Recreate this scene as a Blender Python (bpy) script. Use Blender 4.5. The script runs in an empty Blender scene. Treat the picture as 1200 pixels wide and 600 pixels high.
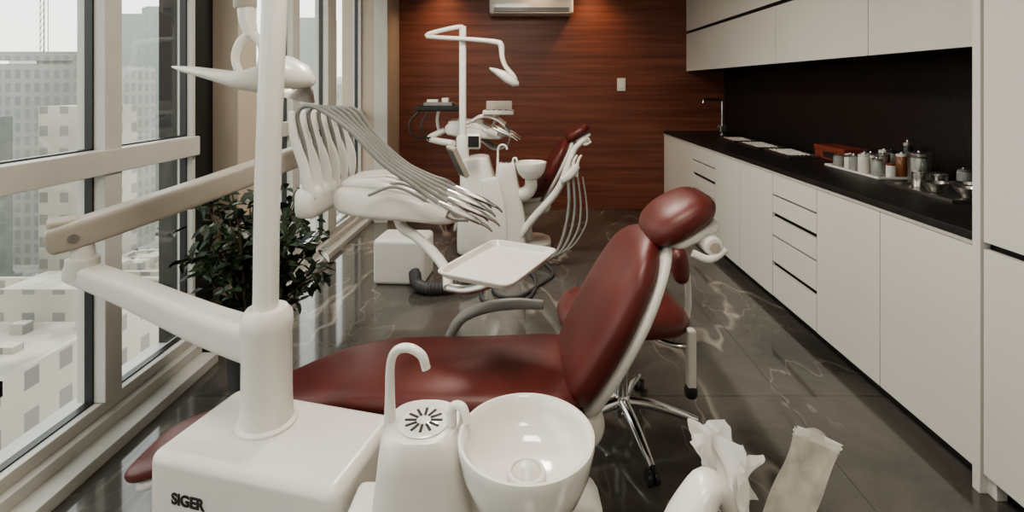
import bpy, bmesh, math, random
from mathutils import Vector, Matrix, noise
random.seed(7)
scn = bpy.context.scene
COL = scn.collection
V = Vector

# ------------------------------------------------------------------ materials
def new_mat(name):
    m = bpy.data.materials.new(name); m.use_nodes = True
    nt = m.node_tree; b = nt.nodes['Principled BSDF']
    return m, nt, b

def mat(name, col, rough=0.4, metal=0.0, var=0.06, scale=8.0, coat=0.0, trans=0.0, emis=None, estr=0.0, bump=0.0, bscale=200.0):
    m, nt, b = new_mat(name)
    N = nt.nodes; L = nt.links
    tc = N.new('ShaderNodeTexCoord'); nz = N.new('ShaderNodeTexNoise'); nz.inputs['Scale'].default_value = scale
    nz.inputs['Detail'].default_value = 3
    L.new(tc.outputs['Object'], nz.inputs['Vector'])
    cr = N.new('ShaderNodeValToRGB')
    c0 = [max(0, c*(1-var)) for c in col]; c1 = [min(1, c*(1+var)) for c in col]
    cr.color_ramp.elements[0].color = (*c0, 1); cr.color_ramp.elements[1].color = (*c1, 1)
    cr.color_ramp.elements[0].position = .3; cr.color_ramp.elements[1].position = .7
    L.new(nz.outputs['Fac'], cr.inputs['Fac']); L.new(cr.outputs['Color'], b.inputs['Base Color'])
    b.inputs['Roughness'].default_value = rough; b.inputs['Metallic'].default_value = metal
    b.inputs['Coat Weight'].default_value = coat
    b.inputs['Transmission Weight'].default_value = trans
    if emis:
        b.inputs['Emission Color'].default_value = (*emis, 1); b.inputs['Emission Strength'].default_value = estr
    if bump > 0:
        n2 = N.new('ShaderNodeTexNoise'); n2.inputs['Scale'].default_value = bscale
        L.new(tc.outputs['Object'], n2.inputs['Vector'])
        bp = N.new('ShaderNodeBump'); bp.inputs['Strength'].default_value = bump; bp.inputs['Distance'].default_value = .002
        L.new(n2.outputs['Fac'], bp.inputs['Height']); L.new(bp.outputs['Normal'], b.inputs['Normal'])
    return m

M_white = mat('white_plastic', (.70,.675,.625), .32, var=.02, coat=.15)
M_cer = mat('white_ceramic', (.78,.755,.705), .12, var=.01, coat=.4)
M_beige = mat('beige_arm', (.40,.355,.30), .4, var=.03)
M_red = mat('red_leather', (.105,.020,.016), .40, var=.15, bump=.25, bscale=350)
M_cab = mat('cabinet_lacquer', (.66,.64,.59), .35, var=.02, scale=2)
M_dark = mat('dark_gap', (.012,.011,.010), .6)
M_black = mat('black_plastic', (.02,.02,.02), .35)
M_steel = mat('brushed_steel', (.55,.54,.52), .28, 1.0, var=.08, scale=30)
M_chrome = mat('chrome', (.70,.70,.70), .10, 1.0, var=.02)
M_grey = mat('grey_hose', (.22,.215,.20), .45, var=.1)
M_dgrey = mat('corrugated_hose', (.06,.06,.06), .5)
M_frame = mat('window_frame_paint', (.50,.485,.44), .4, var=.04)
M_pil = mat('pilaster_paint', (.44,.375,.30), .6, var=.05, scale=3)
M_ceil = mat('ceiling_paint', (.62,.59,.54), .8, var=.02)
M_wallp = mat('wall_paint', (.50,.47,.42), .8, var=.03)
M_leaf = mat('leaf', (.026,.046,.020), .35, var=.6, scale=12)
M_bark = mat('bark', (.10,.065,.04), .8, var=.3)
M_soil = mat('soil', (.03,.02,.015), .9, var=.3)
M_pot = mat('pot_glaze', (.05,.048,.045), .35)
M_redbox = mat('red_card', (.22,.05,.03), .5, var=.1)
M_glass_jar = mat('glass_jar', (.55,.56,.54), .1, var=.02, trans=.5)
M_amber = mat('amber_jar', (.22,.09,.04), .15, var=.05)
M_kerb = mat('concrete', (.36,.34,.30), .8, var=.1, scale=.3)
M_lamp = mat('downlight_glow', (1,.8,.5), .5, emis=(1,.62,.3), estr=8)
M_panel = mat('panel_light', (1,1,1), .5, emis=(1,.96,.9), estr=3)

def m_floor():
    m, nt, b = new_mat('marble_floor'); N = nt.nodes; L = nt.links
    tc = N.new('ShaderNodeTexCoord')
    n1 = N.new('ShaderNodeTexNoise'); n1.inputs['Scale'].default_value = 1.3; n1.inputs['Detail'].default_value = 8; n1.inputs['Roughness'].default_value=.65
    n1.inputs['Distortion'].default_value = .8
    L.new(tc.outputs['Object'], n1.inputs['Vector'])
    r1 = N.new('ShaderNodeValToRGB'); e = r1.color_ramp.elements
    e[0].position=.28; e[0].color=(.040,.037,.033,1); e[1].position=.72; e[1].color=(.140,.129,.113,1)
    L.new(n1.outputs['Fac'], r1.inputs['Fac'])
    def vein(scale, width, dist, off, rot):
        mp = N.new('ShaderNodeMapping'); mp.inputs['Location'].default_value=(off,off*2,0); mp.inputs['Rotation'].default_value=(0,0,rot)
        mp.inputs['Scale'].default_value=(1,.5,1)
        L.new(tc.outputs['Object'], mp.inputs['Vector'])
        n = N.new('ShaderNodeTexNoise'); n.inputs['Scale'].default_value=scale; n.inputs['Detail'].default_value=4; n.inputs['Distortion'].default_value=dist
        L.new(mp.outputs['Vector'], n.inputs['Vector'])
        s = N.new('ShaderNodeMath'); s.operation='SUBTRACT'; s.inputs[1].default_value=.5; L.new(n.outputs['Fac'], s.inputs[0])
        a = N.new('ShaderNodeMath'); a.operation='ABSOLUTE'; L.new(s.outputs[0], a.inputs[0])
        mr = N.new('ShaderNodeMapRange'); mr.inputs['From Min'].default_value=0; mr.inputs['From Max'].default_value=width
        mr.inputs['To Min'].default_value=1; mr.inputs['To Max'].default_value=0
        L.new(a.outputs[0], mr.inputs['Value']); return mr.outputs['Result']
    v1 = vein(.8,.011,.5,3.3,.5); v2 = vein(1.7,.008,.3,9.1,-.7)
    ad = N.new('ShaderNodeMath'); ad.operation='MULTIPLY_ADD'; L.new(v2, ad.inputs[0]); ad.inputs[1].default_value=.55; L.new(v1, ad.inputs[2])
    ms = N.new('ShaderNodeTexNoise'); ms.inputs['Scale'].default_value=1.9; L.new(tc.outputs['Object'], ms.inputs['Vector'])
    mm = N.new('ShaderNodeMapRange'); mm.inputs['From Min'].default_value=.36; mm.inputs['From Max'].default_value=.6; mm.inputs['To Max'].default_value=.75; L.new(ms.outputs['Fac'], mm.inputs['Value'])
    mu = N.new('ShaderNodeMath'); mu.operation='MULTIPLY'; mu.use_clamp=True; L.new(ad.outputs[0], mu.inputs[0]); L.new(mm.outputs['Result'], mu.inputs[1])
    mx = N.new('ShaderNodeMixRGB'); mx.inputs['Color2'].default_value=(.38,.34,.29,1)
    L.new(mu.outputs[0], mx.inputs['Fac']); L.new(r1.outputs['Color'], mx.inputs['Color1'])
    br = N.new('ShaderNodeTexBrick'); br.offset=0; br.inputs['Scale'].default_value=1; br.inputs['Mortar Size'].default_value=.0018
    br.inputs['Brick Width'].default_value=1.2; br.inputs['Row Height'].default_value=1.2
    L.new(tc.outputs['Object'], br.inputs['Vector'])
    m2 = N.new('ShaderNodeMixRGB'); m2.inputs['Color2'].default_value=(.03,.028,.025,1)
    L.new(br.outputs['Fac'], m2.inputs['Fac']); L.new(mx.outputs['Color'], m2.inputs['Color1'])
    L.new(m2.outputs['Color'], b.inputs['Base Color'])
    b.inputs['Roughness'].default_value=.10; b.inputs['Coat Weight'].default_value=.4; b.inputs['Coat Roughness'].default_value=.04
    return m

def m_wood():
    m, nt, b = new_mat('wood_panel'); N = nt.nodes; L = nt.links
    tc = N.new('ShaderNodeTexCoord')
    mp = N.new('ShaderNodeMapping'); mp.inputs['Scale'].default_value=(.35,1,10); L.new(tc.outputs['Object'], mp.inputs['Vector'])
    n = N.new('ShaderNodeTexNoise'); n.inputs['Scale'].default_value=2.2; n.inputs['Detail'].default_value=9; n.inputs['Distortion'].default_value=.35; n.inputs['Roughness'].default_value=.6
    L.new(mp.outputs['Vector'], n.inputs['Vector'])
    r = N.new('ShaderNodeValToRGB'); e=r.color_ramp.elements
    e[0].position=.3; e[0].color=(.105,.034,.022,1); e[1].position=.72; e[1].color=(.235,.085,.052,1)
    x=r.color_ramp.elements.new(.5); x.color=(.16,.053,.033,1)
    L.new(n.outputs['Fac'], r.inputs['Fac'])
    sp = N.new('ShaderNodeSeparateXYZ'); L.new(tc.outputs['Object'], sp.inputs[0])
    fr = N.new('ShaderNodeMath'); fr.operation='WRAP'; fr.inputs[1].default_value=.72; fr.inputs[2].default_value=0; L.new(sp.outputs['Z'], fr.inputs[0])
    lt = N.new('ShaderNodeMath'); lt.operation='LESS_THAN'; lt.inputs[1].default_value=.004; L.new(fr.outputs[0], lt.inputs[0])
    mx = N.new('ShaderNodeMixRGB'); mx.inputs['Color2'].default_value=(.05,.018,.012,1); L.new(lt.outputs[0], mx.inputs['Fac']); L.new(r.outputs['Color'], mx.inputs['Color1'])
    L.new(mx.outputs['Color'], b.inputs['Base Color']); b.inputs['Roughness'].default_value=.42
    return m

def m_stone():
    return mat('black_stone', (.018,.015,.014), .42, var=.5, scale=60)

def m_glass():
    m = bpy.data.materials.new('window_glass'); m.use_nodes=True; nt=m.node_tree; N=nt.nodes; L=nt.links
    for n in list(N): N.remove(n)
    o=N.new('ShaderNodeOutputMaterial'); t=N.new('ShaderNodeBsdfTransparent'); t.inputs['Color'].default_value=(.95,.965,.955,1)
    g=N.new('ShaderNodeBsdfGlossy'); g.inputs['Roughness'].default_value=.02; g.inputs['Color'].default_value=(1,1,1,1)
    mx=N.new('ShaderNodeMixShader'); mx.inputs['Fac'].default_value=.05
    L.new(t.outputs[0], mx.inputs[1]); L.new(g.outputs[0], mx.inputs[2]); L.new(mx.outputs[0], o.inputs['Surface'])
    return m

def m_sheet(name,col,lo,hi,transl=.3,rough=.5):
    m = bpy.data.materials.new(name); m.use_nodes=True; nt=m.node_tree; N=nt.nodes; L=nt.links
    b=N['Principled BSDF']; b.inputs['Base Color'].default_value=(*col,1); b.inputs['Roughness'].default_value=rough
    tl=N.new('ShaderNodeBsdfTranslucent'); tl.inputs['Color'].default_value=(*col,1)
    m1=N.new('ShaderNodeMixShader'); m1.inputs['Fac'].default_value=transl; L.new(b.outputs[0],m1.inputs[1]); L.new(tl.outputs[0],m1.inputs[2])
    t=N.new('ShaderNodeBsdfTransparent'); mx=N.new('ShaderNodeMixShader')
    tc=N.new('ShaderNodeTexCoord'); nz=N.new('ShaderNodeTexNoise'); nz.inputs['Scale'].default_value=25; L.new(tc.outputs['Object'],nz.inputs['Vector'])
    mr=N.new('ShaderNodeMapRange'); mr.inputs['From Min'].default_value=.35; mr.inputs['From Max'].default_value=.65; mr.inputs['To Min'].default_value=lo; mr.inputs['To Max'].default_value=hi; L.new(nz.outputs['Fac'],mr.inputs['Value'])
    L.new(mr.outputs['Result'],mx.inputs['Fac']); L.new(t.outputs[0],mx.inputs[1]); L.new(m1.outputs[0],mx.inputs[2]); L.new(mx.outputs[0],N['Material Output'].inputs['Surface'])
    return m

def m_city(name, wall, win, roof, sx=3.2, sz=3.2, mort=.75, painted_haze=(.50,.52,.49)):
    m, nt, b = new_mat(name); N=nt.nodes; L=nt.links
    tc=N.new('ShaderNodeTexCoord'); ge=N.new('ShaderNodeNewGeometry')
    sp=N.new('ShaderNodeSeparateXYZ'); L.new(tc.outputs['Object'], sp.inputs[0])
    ad=N.new('ShaderNodeMath'); ad.operation='ADD'; L.new(sp.outputs['X'],ad.inputs[0]); L.new(sp.outputs['Y'],ad.inputs[1])
    cb=N.new('ShaderNodeCombineXYZ'); L.new(ad.outputs[0],cb.inputs['X']); L.new(sp.outputs['Z'],cb.inputs['Y'])
    br=N.new('ShaderNodeTexBrick'); br.offset=0; br.inputs['Scale'].default_value=1; br.inputs['Brick Width'].default_value=sx; br.inputs['Row Height'].default_value=sz
    br.inputs['Mortar Size'].default_value=mort; br.inputs['Mortar Smooth'].default_value=0
    br.inputs['Color1'].default_value=(*win,1); br.inputs['Color2'].default_value=(*[c*1.5 for c in win],1); br.inputs['Mortar'].default_value=(*wall,1)
    L.new(cb.outputs[0],br.inputs['Vector'])
    nz=N.new('ShaderNodeTexNoise'); nz.inputs['Scale'].default_value=.05; L.new(tc.outputs['Object'],nz.inputs['Vector'])
    hv=N.new('ShaderNodeHueSaturation'); mv=N.new('ShaderNodeMapRange'); mv.inputs['From Min'].default_value=.3; mv.inputs['From Max'].default_value=.7; mv.inputs['To Min'].default_value=.5; mv.inputs['To Max'].default_value=1.35
    L.new(nz.outputs['Fac'],mv.inputs['Value']); L.new(mv.outputs['Result'],hv.inputs['Value']); L.new(br.outputs['Color'],hv.inputs['Color'])
    sn=N.new('ShaderNodeSeparateXYZ'); L.new(ge.outputs['Normal'],sn.inputs[0])
    gt=N.new('ShaderNodeMath'); gt.operation='GREATER_THAN'; gt.inputs[1].default_value=.5; L.new(sn.outputs['Z'],gt.inputs[0])
    n2=N.new('ShaderNodeTexNoise'); n2.inputs['Scale'].default_value=.35; n2.inputs['Detail'].default_value=6; L.new(tc.outputs['Object'],n2.inputs['Vector'])
    rr=N.new('ShaderNodeValToRGB'); rr.color_ramp.elements[0].color=(*[c*.5 for c in roof],1); rr.color_ramp.elements[1].color=(*roof,1); rr.color_ramp.elements[0].position=.35; rr.color_ramp.elements[1].position=.6
    L.new(n2.outputs['Fac'],rr.inputs['Fac'])
    mx=N.new('ShaderNodeMixRGB'); L.new(gt.outputs[0],mx.inputs['Fac']); L.new(hv.outputs['Color'],mx.inputs['Color1']); L.new(rr.outputs['Color'],mx.inputs['Color2'])
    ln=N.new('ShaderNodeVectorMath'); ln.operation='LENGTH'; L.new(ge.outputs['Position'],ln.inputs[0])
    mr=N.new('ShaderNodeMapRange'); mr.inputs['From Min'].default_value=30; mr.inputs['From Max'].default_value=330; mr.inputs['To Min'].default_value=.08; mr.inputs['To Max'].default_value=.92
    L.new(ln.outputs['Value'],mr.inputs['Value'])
    m3=N.new('ShaderNodeMixRGB'); m3.inputs['Color2'].default_value=(*painted_haze,1); L.new(mr.outputs['Result'],m3.inputs['Fac']); L.new(mx.outputs['Color'],m3.inputs['Color1'])  # aerial haze painted into the base colour, stronger with distance
    L.new(m3.outputs['Color'],b.inputs['Base Color']); b.inputs['Roughness'].default_value=.8
    return m

M_floor=m_floor(); M_wood=m_wood(); M_stone=m_stone(); M_glass=m_glass()
M_sleeve=m_sheet('plastic_sleeve_film',(.74,.70,.61),.5,.82,.3,.25)
M_paper=m_sheet('tissue_paper',(.86,.85,.82),.97,1.0,.35,.9)
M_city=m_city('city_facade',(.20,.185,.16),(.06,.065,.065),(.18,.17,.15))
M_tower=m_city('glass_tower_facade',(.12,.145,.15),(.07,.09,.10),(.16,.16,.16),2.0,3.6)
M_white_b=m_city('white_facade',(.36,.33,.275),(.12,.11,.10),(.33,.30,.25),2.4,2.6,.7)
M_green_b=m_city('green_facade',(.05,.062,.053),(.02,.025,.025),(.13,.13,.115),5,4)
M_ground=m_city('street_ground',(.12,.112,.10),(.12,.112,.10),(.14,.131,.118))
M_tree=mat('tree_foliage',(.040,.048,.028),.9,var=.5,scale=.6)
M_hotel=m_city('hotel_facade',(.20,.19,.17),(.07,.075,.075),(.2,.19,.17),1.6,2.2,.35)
M_car=mat('car_paint',(.2,.2,.2),.3,var=.9,scale=.15)

# ------------------------------------------------------------------ helpers
def empty(name, loc):
    e = bpy.data.objects.new(name, None); e.empty_display_size=.1; e.location=loc; COL.objects.link(e)
    return e

def link(ob, parent=None):
    COL.objects.link(ob)
    if parent is not None:
        ob.parent = parent
        ob.matrix_parent_inverse = Matrix.Translation(parent.location).inverted()
    return ob

def mesh_from_bm(name, bm, m, parent=None, smooth=True, wn=False, sharp=40):
    bmesh.ops.recalc_face_normals(bm, faces=bm.faces)
    if smooth:
        a=math.radians(sharp)
        for f in bm.faces: f.smooth=True
        for e in bm.edges:
            if len(e.link_faces)==2 and e.calc_face_angle(0)>a: e.smooth=False
    me = bpy.data.meshes.new(name); bm.to_mesh(me); bm.free()
    ms = m if isinstance(m,(list,tuple)) else [m]
    for x in ms: me.materials.append(x)
    ob = bpy.data.objects.new(name, me)
    if wn:
        md=ob.modifiers.new('wn','WEIGHTED_NORMAL'); md.keep_sharp=True
    return link(ob, parent)

def bm_box(bm, lo, hi, bevel=0, seg=3, R=None, mi=0):
    lo=V(lo); hi=V(hi); c=(lo+hi)/2; s=hi-lo
    t=bmesh.new(); bmesh.ops.create_cube(t,size=1)
    for v in t.verts: v.co=V((v.co.x*s.x,v.co.y*s.y,v.co.z*s.z))
    if bevel>0: bmesh.ops.bevel(t,geom=t.edges[:],offset=bevel,segments=seg,profile=.5,affect='EDGES')
    for v in t.verts:
        v.co = (R@v.co if R else v.co)+c
    me=bpy.data.meshes.new('t'); t.to_mesh(me); t.free()
    n=len(bm.faces); bm.from_mesh(me); bpy.data.meshes.remove(me)
    bm.faces.ensure_lookup_table()
    for f in bm.faces[n:]: f.material_index=mi

def box(name, lo, hi, m, bevel=0, parent=None, R=None, seg=3):
    bm=bmesh.new(); bm_box(bm,lo,hi,bevel,seg,R)
    return mesh_from_bm(name,bm,m,parent,smooth=bevel>0,wn=bevel>0)

def boxes(name, lst, m, bevel=0, parent=None):
    bm=bmesh.new()
    for l in lst: bm_box(bm,l[0],l[1],bevel,2)
    return mesh_from_bm(name,bm,m,parent,smooth=bevel>0,wn=bevel>0)

def cr(pts, k=8):
    pts=[tuple(p) for p in pts]
    if len(pts)<3: 
        return [tuple(a+(b-a)*i/k for a,b in zip(pts[0],pts[1])) for i in range(k+1)]
    out=[]
    P=[tuple(2*a-b for a,b in zip(pts[0],pts[1]))]+pts+[tuple(2*a-b for a,b in zip(pts[-1],pts[-2]))]
    for i in range(1,len(P)-2):
        for j in range(k):
            t=j/k
            out.append(tuple(.5*((2*b)+(-a+c)*t+(2*a-5*b+4*c-d)*t*t+(-a+3*b-3*c+d)*t**3) for a,b,c,d in zip(P[i-1],P[i],P[i+1],P[i+2])))
    out.append(pts[-1]); return out

def bm_tube(bm, pts, r, n=12, k=8, smooth=True):
    rs = r if isinstance(r,(list,tuple)) else [r]*len(pts)
    q=[tuple(p)+(x,) for p,x in zip(pts,rs)]
    if smooth: q=cr(q,k)
    P=[V(a[:3]) for a in q]; Rr=[a[3] for a in q]
    T=[]
    for i in range(len(P)):
        a=P[max(0,i-1)]; b=P[min(len(P)-1,i+1)]; T.append((b-a).normalized())
    ref = V((0,0,1)) if abs(T[0].z)<.9 else V((1,0,0))
    U=(T[0].cross(ref)).normalized(); rings=[]
    for i in range(len(P)):
        U=(U-T[i]*U.dot(T[i])).normalized(); W=T[i].cross(U)
        rings.append([bm.verts.new(P[i]+(U*math.cos(2*math.pi*j/n)+W*math.sin(2*math.pi*j/n))*Rr[i]) for j in range(n)])
    for a,b in zip(rings,rings[1:]):
        for j in range(n): bm.faces.new((a[j],a[(j+1)%n],b[(j+1)%n],b[j]))
    bm.faces.new(rings[0][::-1]); bm.faces.new(rings[-1])

def tube(name, pts, r, m, parent=None, n=12, k=8, smooth=True):
    bm=bmesh.new(); bm_tube(bm,pts,r,n,k,smooth); return mesh_from_bm(name,bm,m,parent)

def tubes(name, lst, m, parent=None, n=8, k=8):
    bm=bmesh.new()
    for pts,r in lst: bm_tube(bm,pts,r,n,k)
    return mesh_from_bm(name,bm,m,parent)

def bm_lathe(bm, prof, c, n=40, R=None):
    rings=[]; c=V(c)
    for r,z in prof:
        ring=[]
        for j in range(n):
            p=V((max(r,1e-5)*math.cos(2*math.pi*j/n),max(r,1e-5)*math.sin(2*math.pi*j/n),z))
            ring.append(bm.verts.new((R@p if R else p)+c))
        rings.append(ring)
    for a,b in zip(rings,rings[1:]):
        for j in range(n): bm.faces.new((a[j],a[(j+1)%n],b[(j+1)%n],b[j]))
    bm.faces.new(rings[0][::-1]); bm.faces.new(rings[-1])

def lathe(name, prof, c, m, parent=None, n=40, R=None, sharp=40):
    bm=bmesh.new(); bm_lathe(bm,prof,c,n,R); return mesh_from_bm(name,bm,m,parent,sharp=sharp)

def bm_loft(bm, secs, n=32):
    rings=[]
    for c,u,v,e in secs:
        c=V(c);u=V(u);v=V(v); ring=[]
        for j in range(n):
            t=2*math.pi*j/n; a=math.cos(t); b=math.sin(t)
            ring.append(bm.verts.new(c+u*math.copysign(abs(a)**(2/e),a)+v*math.copysign(abs(b)**(2/e),b)))
        rings.append(ring)
    for a,b in zip(rings,rings[1:]):
        for j in range(n): bm.faces.new((a[j],a[(j+1)%n],b[(j+1)%n],b[j]))
    bm.faces.new(rings[0][::-1]); bm.faces.new(rings[-1])

def loft(name, secs, m, parent=None, n=32, sharp=50):
    bm=bmesh.new(); bm_loft(bm,secs,n); return mesh_from_bm(name,bm,m,parent,sharp=sharp)

def cushion(name, path, m, parent=None, W=(0,1,0), e=4, k=8, rnd=.06, n=40):
    """path: list of (x,y,z,halfwidth,halfthick); rounded ends; W = width direction"""
    q=cr(path,k); P=[V(a[:3]) for a in q]; W=V(W).normalized()
    L=[0]
    for a,b in zip(P,P[1:]): L.append(L[-1]+(b-a).length)
    tot=L[-1]; 
    def at(s):
        for i in range(len(L)-1):
            if s<=L[i+1]+1e-9:
                t=(s-L[i])/max(1e-9,L[i+1]-L[i]); return tuple(x+(y-x)*t for x,y in zip(q[i],q[i+1]))
        return q[-1]
    ss=[]
    for i in range(7): ss.append((rnd*(1-math.cos(i/6*math.pi/2)), math.sin(i/6*math.pi/2)))
    mid=[(rnd+(tot-2*rnd)*i/24,1) for i in range(1,24)]
    allS=ss+mid+[(tot-s,f) for s,f in reversed(ss)]
    secs=[]
    for s,f in allS:
        a=at(s); a0=at(max(0,s-.02)); a1=at(min(tot,s+.02))
        T=(V(a1[:3])-V(a0[:3])).normalized(); Nn=T.cross(W).normalized(); w=W-T*W.dot(T); w.normalize()
        hw=a[3]-min(rnd,a[3]*.6)*(1-f); ht=a[4]*max(f,.02)
        secs.append((a[:3], w*hw, Nn*ht, e))
    return loft(name,secs,m,parent,n)

def RZ(a): return Matrix.Rotation(math.radians(a),3,'Z')
def RX(a): return Matrix.Rotation(math.radians(a),3,'X')
def RY(a): return Matrix.Rotation(math.radians(a),3,'Y')

# ------------------------------------------------------------------ room shell
YB=6.0; Y0=-1.6; XR=2.35; ZC=2.75
box('floor',(-1.95,Y0,-.12),(XR,YB,0),M_floor)
box('ceiling',(-1.95,Y0-.1,ZC),(XR+.15,YB+.15,ZC+.15),M_ceil)
box('wall_back',(-1.95,YB,-.12),(XR+.15,YB+.15,ZC),M_wood)
box('wall_right',(XR,Y0,-.12),(XR+.15,YB,ZC),M_wallp)
box('wall_front',(-1.95,Y0-.15,-.12),(XR+.15,Y0,ZC),M_wallp)
box('wall_left',(-1.95,5.45,0),(-1.47,YB,ZC),M_pil,.01)
box('trim_1',(-1.60,5.43,0),(-1.46,5.46,ZC),M_frame)
box('trim_backsplash',(XR-.015,1.86,.925),(XR-.001,YB,1.70),M_stone)
box('wall_pilaster',(-1.93,2.86,0),(-1.60,3.06,ZC),M_pil,.008)
box('trim_2',(-1.93,2.70,0),(-1.74,2.855,ZC),M_dark)
boxes('trim_3',[((-1.95,Y0,0),(-1.615,2.70,.05)),((-1.95,Y0,.05),(-1.70,2.70,.10))],M_frame,.004)
boxes('trim_4',[((-1.95,3.07,0),(-1.63,5.44,.05)),((-1.95,3.07,.05),(-1.70,5.44,.10))],M_frame,.004)
def window(i,ya,yb,mull):
    w=empty('window_%d'%i,(-1.8,(ya+yb)/2,0)); S=.022
    f=[((-1.82,ya,.10),(-1.735,yb,.15)),((-1.83,ya,1.09),(-1.71,yb,1.19)),((-1.82,ya,2.62),(-1.72,yb,ZC)),
       ((-1.82,ya,.15),(-1.735,ya+S,2.62)),((-1.82,yb-S,.15),(-1.735,yb,2.62))]
    for a,b in mull: f.append(((-1.84,a,.15),(-1.72,b,2.62)))
    boxes('frame',f,M_frame,.006,w)
    g=[]
    ed=[ya+S]+[x for m in mull for x in m]+[yb-S]
    dk=[]
    for a,b in zip(ed[::2],ed[1::2]):
        g.append(((-1.79,a,.15),(-1.782,b,1.09))); g.append(((-1.79,a,1.19),(-1.782,b,2.62)))
        for z0,z1 in ((.15,1.09),(1.19,2.62)):
            dk+= [((-1.80,a,z0),(-1.768,a+.008,z1)),((-1.80,b-.008,z0),(-1.768,b,z1)),((-1.80,a,z0),(-1.768,b,z0+.006)),((-1.80,a,z1-.006),(-1.768,b,z1))]
    boxes('glass',g,M_glass,0,w); boxes('gasket',dk,M_black,0,w)
window(1,Y0,2.70,[(.55,.66),(2.10,2.19)])
window(2,3.07,5.44,[(3.80,3.92),(4.48,4.68)])

# ceiling lamps
for i,(x,y) in enumerate([(-.2,1.2),(-.2,3.3),(.2,-.6)]):
    e=empty('ceiling_panel_lamp',(x,y,ZC-.02))
    box('housing',(x-.32,y-.32,ZC-.03),(x+.32,y+.32,ZC-.0),M_white,.004,e)
    box('diffuser',(x-.29,y-.29,ZC-.036),(x+.29,y+.29,ZC-.030),M_panel,0,e)
    l=bpy.data.lights.new('ceiling_light','AREA'); l.energy=[20,38,16][i]; l.size=.56; l.color=(1,.92,.81)
    o=bpy.data.objects.new('ceiling_light',l); o.location=(x,y,ZC-.045); link(o,e)
for x in (-.95,.15,.78,):
    e=empty('recessed_downlight',(x,5.68,ZC))
    lathe('bezel',[(.03,ZC-.012),(.05,ZC-.012),(.055,ZC-.001),(.03,ZC-.001)],(x,5.68,0),M_steel,e)
    lathe('bulb',[(.0,ZC-.010),(.032,ZC-.010),(.032,ZC-.002),(0,ZC-.002)],(x,5.68,0),M_lamp,e)
    l=bpy.data.lights.new('spot','SPOT'); l.energy=46 if x!=.15 else 16; l.color=(1,.66,.40); l.spot_size=math.radians(110); l.spot_blend=1; l.shadow_soft_size=.06
    o=bpy.data.objects.new('spot',l); o.location=(x,5.68,ZC-.02); o.rotation_euler=(math.radians(8),0,0); link(o,e)

# air conditioner
ac=empty('air_conditioner',(.08,5.88,2.3))
box('body',(-.40,5.76,2.26),(.55,5.999,2.56),M_white,.035,ac,seg=4)
boxes('vent_slots',[((-.35,5.755,2.285+i*.018),(.50,5.765,2.293+i*.018)) for i in range(3)],M_dark,0,ac)
box('flap',(-.36,5.745,2.262),(.51,5.80,2.272),M_beige,.003,ac)
sw=empty('light_switch',(1.13,5.99,1.46))
box('plate',(1.08,5.985,1.39),(1.18,5.999,1.54),M_white,.004,sw); box('rocker',(1.10,5.978,1.43),(1.16,5.988,1.50),M_cer,.003,sw)

# ------------------------------------------------------------------ cabinets
XF=1.63
cab=empty('base_cabinet',(2.0,3.9,0))
box('carcass',(XF+.03,1.86,.08),(XR-.002,5.995,.885),M_dark,0,cab)
box('toe_kick',(XF+.06,1.86,0),(XR-.002,5.995,.08),M_black,0,cab)
edges=[1.862,2.35,2.86,3.37,3.88,4.39,4.97,5.48,5.995]
fr=[];g=.0025
for a,b in zip(edges,edges[1:]):
    if (a,b) in ((2.86,3.37),(4.39,4.97)):
        for z0,z1 in ((.742,.878),(.622,.736),(.475,.600),(.303,.469),(.075,.278)):
            fr.append(((XF,a+g,z0+g),(XF+.02,b-g,z1-g)))
    else: fr.append(((XF,a+g,.075),(XF+.02,b-g,.875)))
boxes('door_fronts',fr,M_cab,.0015,cab)
ct=box('countertop',(XF-.004,1.86,.893),(XR-.017,5.995,.925),M_stone,.003,cab)
box('counter_edge_strip',(XF-.005,1.86,.878),(XF+.02,5.995,.892),M_frame,0,cab)
tall=empty('tall_cabinet',(2.0,.9,0))
box('carcass',(XF+.03,.02,.08),(XR-.002,1.855,2.745),M_dark,0,tall)
box('side_panel',(XF-.008,1.825,.0),(XR-.002,1.857,2.745),M_cab,.002,tall)
tf=[]
for a,b in ((.02,.62),(.62,1.22),(1.22,1.822)):
    tf+= [((XF,a+g,.075),(XF+.02,b-g,.875)),((XF,a+g,.90),(XF+.02,b-g,2.74))]
boxes('door_fronts',tf,M_cab,.0015,tall)
box('foot',(XF+.02,1.79,0),(XF+.06,1.83,.08),M_cab,.003,tall)
box('toe_kick',(XF+.08,.02,0),(XR-.002,1.82,.08),M_black,0,tall)
wc=empty('wall_cabinet',(2.1,3.9,1.62)); XU=1.89
box('carcass',(XU+.025,1.86,1.625),(XR-.017,5.995,2.745),M_dark,0,wc)
uf=[]
for a,b in ((1.862,2.82),(2.82,3.86),(3.86,5.995)): uf.append(((XU,a+g,1.62),(XU+.02,b-g,2.055)))
for a,b in ((1.862,2.82),(2.82,3.86),(3.86,5.995)): uf.append(((XU-.0,a+g,2.085),(XU+.02,b-g,2.742)))
boxes('door_fronts',uf,M_cab,.0015,wc)

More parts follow.
